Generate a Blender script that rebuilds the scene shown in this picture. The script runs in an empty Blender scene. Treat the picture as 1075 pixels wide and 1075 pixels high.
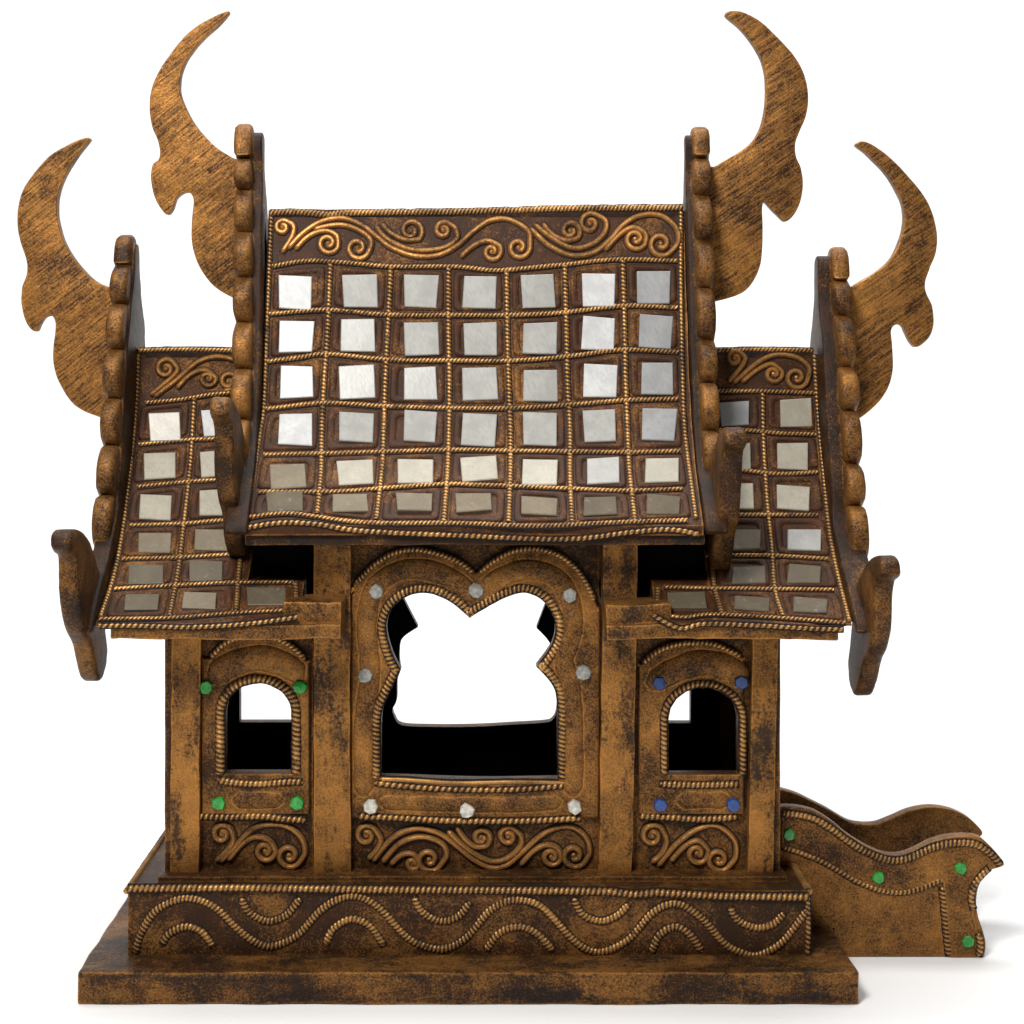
import bpy, bmesh, math, random
from mathutils import Vector, noise
random.seed(7)
S = 0.0004                       # metres per unit (a unit is 0.4 mm of the model)
D0, VX, VY, H = 1800.0, 520.0, 362.0, 652.6
C = bpy.context.scene.collection

# ------------------------------------------------------------ measuring
def PX(px, py, Y):               # photo measurement -> model units on depth plane Y (z from the ground)
    k = (D0 + Y) / D0
    return Vector(((px - VX) * k, Y, (VY - py) * k + H))
def ZR(z): return z + H

# ------------------------------------------------------------ materials
def M(name):
    m = bpy.data.materials.new(name); m.use_nodes = True
    nt = m.node_tree; b = nt.nodes['Principled BSDF']
    return m, nt, b
def N(nt, t, **kw):
    n = nt.nodes.new(t)
    for k, v in kw.items():
        if hasattr(n, k): setattr(n, k, v)
    return n
def math_n(nt, op, a, b=None, clamp=False):
    n = nt.nodes.new('ShaderNodeMath'); n.operation = op; n.use_clamp = clamp
    for i, v in enumerate((a, b)):
        if v is None: continue
        if isinstance(v, (int, float)): n.inputs[i].default_value = v
        else: nt.links.new(v, n.inputs[i])
    return n.outputs[0]
def mixc(nt, f, a, b):
    n = nt.nodes.new('ShaderNodeMix'); n.data_type = 'RGBA'
    if isinstance(f, (int, float)): n.inputs[0].default_value = f
    else: nt.links.new(f, n.inputs[0])
    for i, v in ((6, a), (7, b)):
        if isinstance(v, tuple): n.inputs[i].default_value = (*v, 1)
        else: nt.links.new(v, n.inputs[i])
    return n.outputs[2]
def ramp(nt, v, lo, hi):
    n = nt.nodes.new('ShaderNodeMapRange'); n.interpolation_type = 'SMOOTHSTEP'
    nt.links.new(v, n.inputs[0]); n.inputs[1].default_value = lo; n.inputs[2].default_value = hi
    return n.outputs[0]
def coords(nt, scale=(1, 1, 1), rot=(0, 0, 0)):
    tc = nt.nodes.new('ShaderNodeTexCoord'); mp = nt.nodes.new('ShaderNodeMapping')
    mp.inputs['Scale'].default_value = tuple(s / S for s in scale)
    if any(rot):
        m0 = nt.nodes.new('ShaderNodeMapping'); m0.inputs['Rotation'].default_value = rot
        nt.links.new(tc.outputs['Object'], m0.inputs[0]); nt.links.new(m0.outputs[0], mp.inputs[0])
    else: nt.links.new(tc.outputs['Object'], mp.inputs[0])
    return mp.outputs[0]
def nz(nt, vec, size, detail=3, rough=.55):
    n = nt.nodes.new('ShaderNodeTexNoise'); n.inputs['Scale'].default_value = 1 / size
    n.inputs['Detail'].default_value = detail; n.inputs['Roughness'].default_value = rough
    nt.links.new(vec, n.inputs['Vector']); return n.outputs[0]

GOLD = (0.48, 0.216, 0.053); BROWN = (0.025, 0.0115, 0.0050); BLACK = (0.011, 0.0085, 0.0075)
def bronze(name,  bias=.5, black=.0, edge=.6, streak=0, attr=False, gold=GOLD, brown=BROWN, bumpk=1.0, seed=0, grain=1.1, bst=(1, 1, 1)):
    m, nt, b = M(name)
    v = coords(nt)
    add = nt.nodes.new('ShaderNodeVectorMath'); add.operation = 'ADD'; add.inputs[1].default_value = (seed * 137., seed * 51., seed * 77.)
    nt.links.new(v, add.inputs[0]); v = add.outputs[0]
    n1 = nz(nt, v, 60, 5, .6); n2 = nz(nt, v, 11, 6, .7); n3 = nz(nt, v, 1.9, 3, .75)
    f = math_n(nt, 'MULTIPLY_ADD', n1, 1.5); f.node.inputs[2].default_value = bias - .75
    g = math_n(nt, 'MULTIPLY_ADD', n2, .7); nt.links.new(f, g.node.inputs[2])
    g = math_n(nt, 'SUBTRACT', g, .35)
    h = math_n(nt, 'MULTIPLY_ADD', n3, 1.5 * grain); nt.links.new(g, h.node.inputs[2]); h = math_n(nt, 'SUBTRACT', h, .75 * grain)
    if streak:
        sv = coords(nt, (1, 1, .07), (0, math.radians(streak), 0))
        sn = nz(nt, sv, 1.9, 3, .6)
        k = math_n(nt, 'MULTIPLY_ADD', sn, 1.7); nt.links.new(h, k.node.inputs[2]); h = math_n(nt, 'SUBTRACT', k, .85)
    if attr:
        a = nt.nodes.new('ShaderNodeAttribute'); a.attribute_name = 'ridge'
        k = math_n(nt, 'MULTIPLY_ADD', a.outputs['Fac'], 1.0); nt.links.new(h, k.node.inputs[2]); h = math_n(nt, 'SUBTRACT', k, .45)
    if edge:
        bv = nt.nodes.new('ShaderNodeBevel'); bv.samples = 4; bv.inputs['Radius'].default_value = 4.2 * S
        ge = nt.nodes.new('ShaderNodeNewGeometry')
        dt = nt.nodes.new('ShaderNodeVectorMath'); dt.operation = 'DOT_PRODUCT'
        nt.links.new(bv.outputs[0], dt.inputs[0]); nt.links.new(ge.outputs['Normal'], dt.inputs[1])
        e = ramp(nt, dt.outputs['Value'], .985, .80)
        e = math_n(nt, 'MULTIPLY', e, edge)
        e = math_n(nt, 'MULTIPLY', e, ramp(nt, n2, .32, .48))
        h = math_n(nt, 'ADD', h, e)
    h = math_n(nt, 'ADD', h, 0, True)
    red = ramp(nt, nz(nt, v, 26, 4, .6), .42, .66)
    br = mixc(nt, red, brown, (brown[0] * 1.5, brown[1] * 1.25, brown[2] * 1.15))
    col = mixc(nt, h, br, gold)
    # black paint left in blotches and speckle
    vb = coords(nt, bst) if bst != (1, 1, 1) else v
    nb = nz(nt, vb, 36, 6, .75); fine = nz(nt, v, 3.6, 4, .8)
    t = math_n(nt, 'MULTIPLY_ADD', fine, .65); nt.links.new(nb, t.node.inputs[2])
    bf = ramp(nt, t, .96 - black * .36, 1.14 - black * .36)
    bf = math_n(nt, 'MULTIPLY', bf, .88)
    col = mixc(nt, bf, col, BLACK)
    b.inputs['Specular IOR Level'].default_value = .14
    nt.links.new(col, b.inputs['Base Color'])
    nt.links.new(math_n(nt, 'MULTIPLY', h, math_n(nt, 'MULTIPLY', math_n(nt, 'SUBTRACT', 1.0, bf), .88)), b.inputs['Metallic'])
    r = nt.nodes.new('ShaderNodeMapRange'); nt.links.new(n2, r.inputs[0]); r.inputs[3].default_value = .30; r.inputs[4].default_value = .56
    nt.links.new(r.outputs[0], b.inputs['Roughness'])
    bs = math_n(nt, 'MULTIPLY_ADD', n2, 1.6); nt.links.new(n3, bs.node.inputs[2])
    bp = nt.nodes.new('ShaderNodeBump'); bp.inputs['Strength'].default_value = .55 * bumpk; bp.inputs['Distance'].default_value = 1.1 * S
    nt.links.new(bs, bp.inputs['Height']); nt.links.new(bp.outputs[0], b.inputs['Normal'])
    return m
M_post = bronze('bronze_post', .50, .46, 1.0, seed=1, bst=(1.5, 1.5, .5))
M_frame = bronze('bronze_raised', .27, .16, .8, seed=2)
M_panel = bronze('bronze_panel', .04, .06, .5, seed=3)
M_roof = bronze('bronze_roof', -.05, .04, .6, seed=4, brown=(.036, .0145, .0062))
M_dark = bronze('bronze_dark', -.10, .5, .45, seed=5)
M_beam = bronze('bronze_beam', .22, .3, .9, seed=18)
M_plate = bronze('bronze_plate', .14, .50, 1.0, seed=6, bst=(.4, 1, 2.2))
M_hook = bronze('bronze_hook', .08, .3, .95, seed=17)
M_barge = bronze('bronze_barge', .24, .22, .95, seed=7)
M_inner = bronze('bronze_barge_side', -.12, .5, .3, seed=12)
M_fin = bronze('bronze_finial', .36, .10, .9, streak=-52, seed=8)
M_finr = bronze('bronze_finial_mirrored', .36, .10, .9, streak=-55, seed=9)
M_rope = bronze('bronze_rope', .33, .26, 0, attr=True, seed=10, gold=(.54, .285, .095), bumpk=.5)
M_scroll = bronze('bronze_scroll', .48, .06, 0, seed=11, gold=(.52, .25, .075), bumpk=.4)
M_edge = bronze('dark_edge_line', -.7, .9, 0, seed=15, brown=(.010, .0055, .004))  # low dark strips along ropes and scrolls
M_slide = bronze('bronze_balustrade', .32, .10, .8, seed=13)

mi, nt, b = M('interior_shade_black'); b.inputs['Base Color'].default_value = (.006, .005, .0045, 1); b.inputs['Roughness'].default_value = .9  # near-black inside: the deep shade is put into the colour
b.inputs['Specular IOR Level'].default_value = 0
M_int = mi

def pearl(name, tint, rough=.28):
    m, nt, b = M(name); spec = .3 if tint[1] > .25 else .05; v = coords(nt, (1, 1, 1)); sv = coords(nt, (1, 1, .22), (0, math.radians(24), 0))
    a = nz(nt, v, 24, 4, .6); s = nz(nt, sv, 3.2, 4, .65); f2 = nz(nt, v, 9, 5, .7)
    c = mixc(nt, ramp(nt, a, .32, .68), tuple(t * .80 for t in tint), tint)
    c = mixc(nt, math_n(nt, 'MULTIPLY', ramp(nt, s, .46, .66), .6), c, (tint[0] * .72, tint[1] * .74, tint[2] * .80))
    c = mixc(nt, math_n(nt, 'MULTIPLY', ramp(nt, f2, .58, .74), .45), c, (.30, .30, .31))
    nt.links.new(c, b.inputs['Base Color']); b.inputs['Roughness'].default_value = rough
    b.inputs['Specular IOR Level'].default_value = spec
    bp = nt.nodes.new('ShaderNodeBump'); bp.inputs['Strength'].default_value = .25; bp.inputs['Distance'].default_value = .5 * S
    nt.links.new(s, bp.inputs['Height']); nt.links.new(bp.outputs[0], b.inputs['Normal'])
    return m
PEARL = {
 'bright': pearl('pearl_bright', (.54, .54, .53)), 'mid': pearl('pearl_grey', (.335, .33, .305)),  # bright: white glint put into the colour, mostly the left column
 'cool': pearl('pearl_cool', (.30, .302, .30)), 'warm': pearl('pearl_warm', (.20, .165, .115)), 'shaded': pearl('pearl_shaded', (.115, .093, .062)), 'cream': pearl('pearl_cream', (.36, .33, .26))}  # darkest two tints hold the duller light of the lower rows
def gemmat(name, col, rough=.16):
    m, nt, b = M(name); v = coords(nt); n = nz(nt, v, 5, 4, .6)
    c = mixc(nt, ramp(nt, n, .35, .68), tuple(x * .55 for x in col), col)
    nt.links.new(c, b.inputs['Base Color']); b.inputs['Roughness'].default_value = rough
    return m
G_green = gemmat('glass_green', (.018, .33, .040)); G_blue = gemmat('glass_blue', (.010, .060, .25)); G_white = gemmat('glass_white', (.62, .60, .52)); G_grey = gemmat('glass_grey', (.30, .30, .27))

mg, nt, b = M('white_sweep'); b.inputs['Base Color'].default_value = (.80, .80, .80, 1); b.inputs['Roughness'].default_value = .75; b.inputs['Specular IOR Level'].default_value = .2
M_ground = mg

# ------------------------------------------------------------ mesh building
class MB:
    def __init__(s): s.v = []; s.f = []; s.a = []; s.m = []
    def add(s, vs, fs, at=None, mi=0):
        o = len(s.v); s.v += [Vector(p) for p in vs]; s.f += [[i + o for i in f] for f in fs]
        s.a += list(at) if at else [1.0] * len(vs); s.m += [mi] * len(fs)
    def build(s, name, mats, parent=None, smooth=35, amp=0.0):
        if not isinstance(mats, (list, tuple)): mats = [mats]
        me = bpy.data.meshes.new(name)
        vs = []
        for p in s.v:
            if amp:
                p = p + noise.noise_vector(p * (1 / 38.)) * amp + noise.noise_vector(p * (1 / 9.)) * amp * .35
            vs.append((p * S)[:])
        me.from_pydata(vs, [], s.f); me.update()
        at = me.attributes.new('ridge', 'FLOAT', 'POINT'); at.data.foreach_set('value', s.a)
        for m in mats: me.materials.append(m)
        me.polygons.foreach_set('material_index', s.m)
        bm = bmesh.new(); bm.from_mesh(me); bmesh.ops.recalc_face_normals(bm, faces=bm.faces); bm.to_mesh(me); bm.free()
        me.polygons.foreach_set('use_smooth', [True] * len(me.polygons))
        me.set_sharp_from_angle(angle=math.radians(smooth))
        o = bpy.data.objects.new(name, me); C.objects.link(o)
        if parent is not None:
            o.parent = parent; o.matrix_parent_inverse = parent.matrix_world.inverted()
        return o

def from_bm(mb, bm, mi=0):
    bm.verts.index_update()
    mb.add([v.co.copy() for v in bm.verts], [[v.index for v in f.verts] for f in bm.faces], None, mi)
    bm.free()
def slices(bm, step):
    if not step: return
    for ax in range(3):
        lo = min(v.co[ax] for v in bm.verts); hi = max(v.co[ax] for v in bm.verts)
        n = int((hi - lo) / step)
        for i in range(1, n):
            c = lo + (hi - lo) * i / n; no = [0, 0, 0]; no[ax] = 1; co = [0, 0, 0]; co[ax] = c
            bmesh.ops.bisect_plane(bm, geom=bm.verts[:] + bm.edges[:] + bm.faces[:], plane_co=co, plane_no=no)
def box(mb, x0, x1, y0, y1, z0, z1, bev=2.0, step=14, mi=0, lean=0.0):
    bm = bmesh.new(); bmesh.ops.create_cube(bm, size=1)
    for v in bm.verts:
        v.co = Vector(((x0 + x1) / 2 + v.co.x * (x1 - x0), (y0 + y1) / 2 + v.co.y * (y1 - y0), (z0 + z1) / 2 + v.co.z * (z1 - z0)))
        v.co.x += lean * (v.co.z - z0) / (z1 - z0)
    if bev: bmesh.ops.bevel(bm, geom=bm.edges[:] , offset=bev, segments=2, profile=.6, affect='EDGES')
    slices(bm, step); from_bm(mb, bm, mi)

def flat(mb, loops, d0, d1, bev=1.5, plane='XZ', step=0, mi=0, lean=0.0, zl=0.0):
    """a board cut to the outline (first loop) with holes (other loops), lying between depths d0 and d1"""
    cu = bpy.data.curves.new('tmp', 'CURVE'); cu.dimensions = '2D'; cu.fill_mode = 'BOTH'
    t = abs(d1 - d0); cu.extrude = t / 2 - bev; cu.bevel_depth = bev; cu.offset = -bev; cu.bevel_resolution = 2
    for lp in loops:
        sp = cu.splines.new('POLY'); sp.points.add(len(lp) - 1)
        for p, q in zip(sp.points, lp): p.co = (q[0], q[1], 0, 1)
        sp.use_cyclic_u = True
    ob = bpy.data.objects.new('tmp', cu); C.objects.link(ob)
    dg = bpy.context.evaluated_depsgraph_get(); me = bpy.data.meshes.new_from_object(ob.evaluated_get(dg))
    bpy.data.objects.remove(ob); bpy.data.curves.remove(cu)
    bm = bmesh.new(); bm.from_mesh(me); bpy.data.meshes.remove(me)
    bmesh.ops.remove_doubles(bm, verts=bm.verts, dist=.02)
    slices(bm, step)
    mid = (d0 + d1) / 2
    for v in bm.verts:
        a, b_, c = v.co
        if plane == 'XZ': v.co = Vector((a, mid + c, b_))
        else: v.co = Vector((mid + c + lean * (b_ - zl), a, b_))
    from_bm(mb, bm, mi)

def cr(pts, closed=False, n=8):
    """Catmull-Rom through points"""
    P = [Vector(p) for p in pts]; out = []; L = len(P)
    rng = range(L if closed else L - 1)
    for i in rng:
        g = (lambda k: P[k % L]) if closed else (lambda k: P[max(0, min(L - 1, k))])
        p0, p1, p2, p3 = g(i - 1), g(i), g(i + 1), g(i + 2)
        for j in range(n):
            t = j / n
            out.append(.5 * ((2 * p1) + (p2 - p0) * t + (2 * p0 - 5 * p1 + 4 * p2 - p3) * t * t + (3 * p1 - p0 - 3 * p2 + p3) * t ** 3))
    if not closed: out.append(P[-1])
    return out
def resample(P, step, closed=False):
    P = list(P) + ([P[0]] if closed else [])
    L = [0]
    for a, b_ in zip(P, P[1:]): L.append(L[-1] + (b_ - a).length)
    n = max(2, int(L[-1] / step)); out = []; j = 0
    for i in range(n + (0 if closed else 1)):
        s = L[-1] * i / n
        while j < len(L) - 2 and L[j + 1] < s: j += 1
        d = L[j + 1] - L[j]
        out.append(P[j].lerp(P[j + 1], (s - L[j]) / d if d > 1e-9 else 0))
    return out
def tube(mb, pts, r=3.0, pitch=6.0, twist=True, step=1.1, nseg=12, k=1, closed=False, up=Vector((0, -1, 0)), flatten=.85, taper=False, nrm=None, under=1.5):
    P = resample([Vector(p) for p in pts], step, closed); n = len(P); vs = []; at = []; fs = []; s = 0
    if under: underlay(mb, resample([Vector(p) for p in pts], 4, closed), r + under, up, nrm, closed)
    ph = random.random() * 6
    for i in range(n):
        a = P[i - 1] if (i or closed) else P[0]; b_ = P[(i + 1) % n] if (i < n - 1 or closed) else P[-1]
        t = (b_ - a); t = t.normalized() if t.length > 1e-9 else Vector((1, 0, 0))
        u = nrm(P[i]) if nrm else up
        side = t.cross(u); side = side.normalized() if side.length > 1e-6 else Vector((1, 0, 0))
        w = side.cross(t).normalized()
        if i: s += (P[i] - P[i - 1]).length
        rr = r * (1 + .10 * noise.noise(P[i] * .07) + .05 * noise.noise(P[i] * .4))
        if taper and not closed: rr *= min(1, .35 + min(s, (n - 1 - i) * step) / (r * 1.3))
        wear = .5 + .5 * noise.noise(P[i] * .035)
        for j in range(nseg):
            th = 2 * math.pi * j / nseg
            if twist:
                q = math.cos(k * th - 2 * math.pi * s / pitch + ph)
                rad = rr * (1 + .17 * q * (.5 + .7 * wear)); at.append(.5 + .5 * q)
            else: rad = rr; at.append(.8)
            vs.append(P[i] + side * math.cos(th) * rad + w * math.sin(th) * rad * flatten)
    for i in range(n if closed else n - 1):
        for q in range(nseg):
            j = (i + 1) % n; l = (q + 1) % nseg
            fs.append([i * nseg + q, i * nseg + l, j * nseg + l, j * nseg + q])
    if not closed:
        fs.append([k for k in range(nseg)][::-1]); fs.append([(n - 1) * nseg + k for k in range(nseg)])
    mb.add(vs, fs, at)
def underlay(mb, P, w_, up, nrm, closed):
    """a low dark strip run along both sides of a stuck-on ornament"""
    n = len(P); vs = []; fs = []; prof = [(-1, -1.0), (-.86, .25), (-.4, .8), (.4, .8), (.86, .25), (1, -1.0)]
    for i in range(n):
        a = P[i - 1] if (i or closed) else P[0]; b_ = P[(i + 1) % n] if (i < n - 1 or closed) else P[-1]
        t = b_ - a; t = t.normalized() if t.length > 1e-9 else Vector((1, 0, 0))
        u = nrm(P[i]) if nrm else up
        sd = t.cross(u); sd = sd.normalized() if sd.length > 1e-6 else Vector((1, 0, 0)); w = sd.cross(t).normalized()
        k = w_ * (1 + .16 * noise.noise(P[i] * .11))
        for x, y in prof: vs.append(P[i] + sd * x * k + w * (y - .45))
    m = len(prof)
    for i in range(n if closed else n - 1):
        for q in range(m - 1): j = (i + 1) % n; fs.append([i * m + q, i * m + q + 1, j * m + q + 1, j * m + q])
    mb.add(vs, fs, [0.0] * len(vs), 1)
def notched(mb, pts, r=3.6, pitch=4.6, **kw):  tube(mb, pts, r, pitch, True, **kw)

def spiral_path(pts, c=None, d=1, turns=1.35, rend=.22):
    """stroke through points that ends by curling in round c"""
    P = cr([(x, y, 0) for x, y in pts], n=6)
    if c:
        c = Vector((c[0], c[1], 0)); v = P[-1] - c; a0 = math.atan2(v.y, v.x); r0 = v.length
        m = int(20 * turns)
        for i in range(1, m + 1):
            t = i / m; r = r0 * (1 - (1 - rend) * t); a = a0 + d * 2 * math.pi * turns * t
            P.append(c + Vector((math.cos(a) * r, math.sin(a) * r, 0)))
    return [(p.x, p.y) for p in P]

# ------------------------------------------------------------ the thing
root = bpy.data.objects.new('spirit_house', None); C.objects.link(root)
root.location = (-27 * S, 130 * S, 0); root.empty_display_size = .05
root['label'] = 'ornate bronze painted miniature temple with horned tiered roof, pearl tiles and a small side staircase'
root['category'] = 'spirit house'
bpy.context.view_layer.update()

YB = 261.0                                     # back wall
# base plate
mb = MB(); box(mb, -414, 360, -105, 366, 0, 32, 3, 13); base_plate = mb.build('base_plate', M_plate, root, amp=1.5)
# plinth
mb = MB(); box(mb, -374, 318, -57, 318, 31.5, 97.6, 1.5, 16); box(mb, -349, 302, -27, 290, 97, 102.5, 1.2, 18)
plinth = mb.build('plinth', M_panel, root, amp=.8)
Yp = -57.5
mb = MB()
notched(mb, [PX(x, y, Yp - 1) for x, y in ((134, 933), (250, 932), (400, 934), (560, 935), (640, 936), (665, 939), (690, 937), (760, 941), (849, 942))], 3.4, 5.4, flatten=1)
def wav(pts, Y=Yp, r=3.5): notched(mb, cr([PX(x, y, Y) for x, y in pts], n=8), r, 4.1, flatten=.62, taper=True)
wav([(142, 1001), (148, 980), (165, 955), (195, 943), (225, 952), (250, 976), (270, 990), (288, 993), (312, 982), (335, 957), (355, 944), (375, 941), (398, 953), (425, 982), (445, 993), (467, 996), (490, 984), (512, 958), (530, 947), (548, 945), (570, 953), (598, 983), (615, 996), (634, 999), (660, 986), (683, 960), (700, 950), (716, 950), (738, 965), (760, 990), (778, 1000), (796, 1003), (820, 990), (838, 968), (847, 955)])
for L in ([(170, 992), (178, 980), (195, 973), (211, 978), (224, 994)], [(342, 992), (350, 975), (369, 965), (388, 972), (403, 993)], [(510, 998), (524, 980), (543, 973), (562, 979), (581, 998)], [(684, 1000), (692, 982), (709, 973), (724, 981), (737, 999)],
          [(253, 943), (262, 958), (281, 967), (300, 961), (315, 943)], [(434, 941), (443, 957), (462, 967), (481, 962), (493, 947)], [(602, 943), (612, 960), (631, 967), (648, 961), (660, 949)], [(766, 952), (775, 966), (794, 974), (812, 970), (823, 958)]):
    wav(L)
notched(mb, [Vector((317.5, Yp + 1, 34)), Vector((318, Yp + 1, 60)), Vector((317.5, Yp + 1, 94))], 2.2, 5)
for sx in (-374.5, 318.5):                     # the wave goes round the ends
    notched(mb, cr([Vector((sx, 10 + i * 42 - 50, 66 + 22 * math.cos(i * math.pi))) for i in range(9)], n=10), 3.2, 5.2, nrm=lambda p: Vector((1 if p.x > 0 else -1, 0, 0)))
    notched(mb, [Vector((sx, -56, 97)), Vector((sx, 317, 97))], 3.6, 5.4)
mb.build('rope_trim', [M_rope, M_edge], plinth)

# ------------------------------------------------------------ posts
ZT_main = ZR(-196); ZT_side = ZR(-284)
def post(xa, xb, lean, ztop, y0, y1):
    mb = MB(); box(mb, xa, xb, y0, y1, 101, ztop, 2.2, 12, lean=lean); return mb.build('post', M_post, root, amp=1.3)
for (pa, pb, lean, zt) in ((178, 209, 2, ZT_side), (329, 368, 0, ZT_main), (628, 664, 6, ZT_main), (785, 812, 5, ZT_side)):
    xa, xb = (pa - VX) * .993, (pb - VX) * .993
    post(xa, xb, lean, zt, -13, 12); post(xa, xb, lean, zt, YB - 12, YB + 13)

# ------------------------------------------------------------ walls with openings
main_open = [(400, 815.5), (400, 790), (400, 759), (402, 744), (408, 730), (420.7, 703.5), (411.5, 685), (405.5, 660), (411, 640), (425.5, 627), (444, 622.6), (461, 626), (477, 635), (493, 648.8), (512, 637), (533, 626.6), (552, 622.6), (571, 632), (582.5, 653.6), (579.5, 676), (563, 700), (579, 718), (584.7, 737), (585, 786), (585.5, 818), (500, 819)]
def smooth_open(pts, corners, Y, n=5, dx=0):
    """Catmull-Rom between corner indices, corners stay sharp"""
    out = []; L = len(pts); cs = sorted(corners)
    for a, b_ in zip(cs, cs[1:] + [cs[0] + L]):
        seg = [pts[k % L] for k in range(a, b_ + 1)]
        out += cr([(x, y, 0) for x, y in seg], n=n)[:-1]
    r = []
    for p in out:
        q = PX(p.x, p.y, Y); r.append((q.x + dx, q.z))
    return r
mo = smooth_open(main_open, [0, 5, 13, 20, 24], 0)
def arch(x0, x1, yb, yt, ys=None, n=9, jit=0):
    r = (x1 - x0) / 2; ys = ys or yt + r; cx = (x0 + x1) / 2
    pts = [(x0, yb), (x0 - jit, (yb + ys) / 2)]
    for i in range(n + 1):
        a = math.pi - math.pi * i / n; pts.append((cx + r * math.cos(a), ys - (ys - yt) * math.sin(a)))
    pts += [(x1 + jit, (yb + ys) / 2), (x1, yb)]
    return pts
lo_px = arch(236, 306, 812, 717, 748); ro_px = arch(702, 775, 813, 722, 755)
w2 = lambda L, Y=0: [tuple((lambda q: (q.x, q.z))(PX(x, y, Y))) for x, y in L]
def wall(name, x0, x1, z1, hole, bhole, mat=M_panel):
    mb = MB()
    rect = [(x0, 101), (x1, 101), (x1, z1), (x0, z1)]
    flat(mb, [rect, hole], 0, 17, .5); o = mb.build(name, mat, root, amp=.0)
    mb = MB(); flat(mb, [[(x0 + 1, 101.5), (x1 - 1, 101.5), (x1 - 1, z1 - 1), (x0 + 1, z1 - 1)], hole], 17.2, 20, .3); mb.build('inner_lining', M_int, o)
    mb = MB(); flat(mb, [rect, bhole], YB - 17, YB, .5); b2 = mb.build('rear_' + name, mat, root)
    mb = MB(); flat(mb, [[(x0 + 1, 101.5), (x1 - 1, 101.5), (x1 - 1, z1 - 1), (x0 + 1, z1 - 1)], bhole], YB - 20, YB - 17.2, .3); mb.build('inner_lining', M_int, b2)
    return o
rear_px = [(330, 322), (280, 355), (262, 385), (258, 440), (262, 490), (250, 530), (248, 605), (232, 640), (240, 672), (270, 703), (400, 709), (550, 708), (700, 700), (825, 692), (852, 680), (866, 650), (872, 560), (868, 450), (838, 378), (790, 325), (822, 240), (845, 180), (780, 130), (700, 128), (620, 160), (540, 212), (460, 160), (380, 128), (300, 130), (262, 175), (280, 225)]
rear_open = smooth_open([(x / 3.707 + 350, y / 3.707 + 570) for x, y in rear_px], [0, 19, 25], YB - 8, 4)
wm = wall('main_wall', -153, 109, ZT_main, mo, rear_open)
lo = w2(lo_px); ro = w2(ro_px)
bl = [(x - (-284) + (-305), z) for x, z in lo]; br = [(x + (233 - 255), z) for x, z in ro]
# side walls
wl = wall('side_wall', -312, -191, ZT_side, lo, bl)
wr = wall('side_wall', 144, 268, ZT_side, ro, br)
# end walls, floor and ceiling inside
mb = MB()
box(mb, -346, -338, -6, YB + 6, 101, ZT_side, 1, 20); mb.build('end_wall', M_panel, root, amp=.6)
mb = MB(); box(mb, 290, 298, -6, YB + 6, 101, ZT_side, 1, 20); mb.build('end_wall', M_panel, root, amp=.6)
mb = MB()
box(mb, -337.5, -335.5, 2, YB - 2, 103, ZT_side - 2, 0, 0); box(mb, 287.5, 289.5, 2, YB - 2, 103, ZT_side - 2, 0, 0)
box(mb, -335, 287, 21, YB - 21, 102.8, 104, 0, 0); box(mb, -335, -192, 21, YB - 21, ZT_side - 4, ZT_side - 2.5, 0, 0); box(mb, 145, 287, 21, YB - 21, ZT_side - 4, ZT_side - 2.5, 0, 0)
box(mb, -188, 142, 21, YB - 21, ZT_main - 3, ZT_main - 1.5, 0, 0)
box(mb, -192, -190, 21, YB - 21, ZT_side - 5, ZT_main - 2, 0, 0); box(mb, 143, 145, 21, YB - 21, ZT_side - 5, ZT_main - 2, 0, 0)
# added black board for the shade in the gap between upper and lower eaves
box(mb, -262, -192, 24, 30, ZT_side - 2, ZT_main, 0, 0); box(mb, 150, 226, 24, 30, ZT_side - 2, ZT_main, 0, 0)
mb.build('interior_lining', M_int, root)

# raised window frame: main
outer = [(368.5, 859), (368.5, 640), (370, 617), (376, 606), (390, 590), (410, 579), (435, 575), (462, 579), (482, 589), (500, 601), (515, 590), (535, 579), (560, 574.5), (585, 580), (605, 595), (618, 615), (627, 636), (630, 660), (629, 859)]
of = smooth_open(outer, [0, 9, 18], -6)
mo6 = smooth_open(main_open, [0, 5, 13, 20, 24], -6)
mb = MB(); flat(mb, [of, mo6], -7.5, -.3, 3.0); 
mold = lambda L, r_, y_=-6.6: tube(mb, cr([PX(a, b_, y_) for a, b_ in L], n=8), r_, twist=False, step=3, nseg=18, flatten=.36, taper=True, under=0)
mold([(382, 836), (382, 760), (388, 716), (388, 690), (385, 655), (392, 620), (412, 602), (437, 597), (465, 603), (486, 616), (499, 632)], 11)
mold([(601, 836), (602, 760), (598, 716), (592, 692), (600, 665), (600, 635), (586, 608), (560, 598), (535, 602), (514, 615), (502, 632)], 11)
mold([(398, 842), (450, 844), (540, 845), (590, 842)], 8)
fm = mb.build('window_frame', M_frame, wm)
def offset_open(pts, corners, d, n=6):
    """outline moved outward by d (photo units)"""
    out = []; L = len(pts); segs = []
    cs = sorted(corners)
    for a, b_ in zip(cs, cs[1:] + [cs[0] + L]):
        seg = cr([(pts[k % L][0], pts[k % L][1], 0) for k in range(a, b_ + 1)], n=n)
        o = []
        for i, p in enumerate(seg):
            t = (seg[min(i + 1, len(seg) - 1)] - seg[max(i - 1, 0)]).normalized()
            o.append((p.x + t.y * d, p.y - t.x * d))
        segs.append(o)
    return segs
mb = MB()
for sg in offset_open(main_open, [0, 5, 13, 20, 24], 5.2)[:4]:
    notched(mb, [PX(x, y, -8) for x, y in sg], 3.7, 4.6, flatten=.75)
notched(mb, cr([PX(x, y, -8) for x, y in ((393, 822), (430, 826), (480, 829), (540, 829), (592, 825))]), 2.6, 6.5, taper=True)
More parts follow.
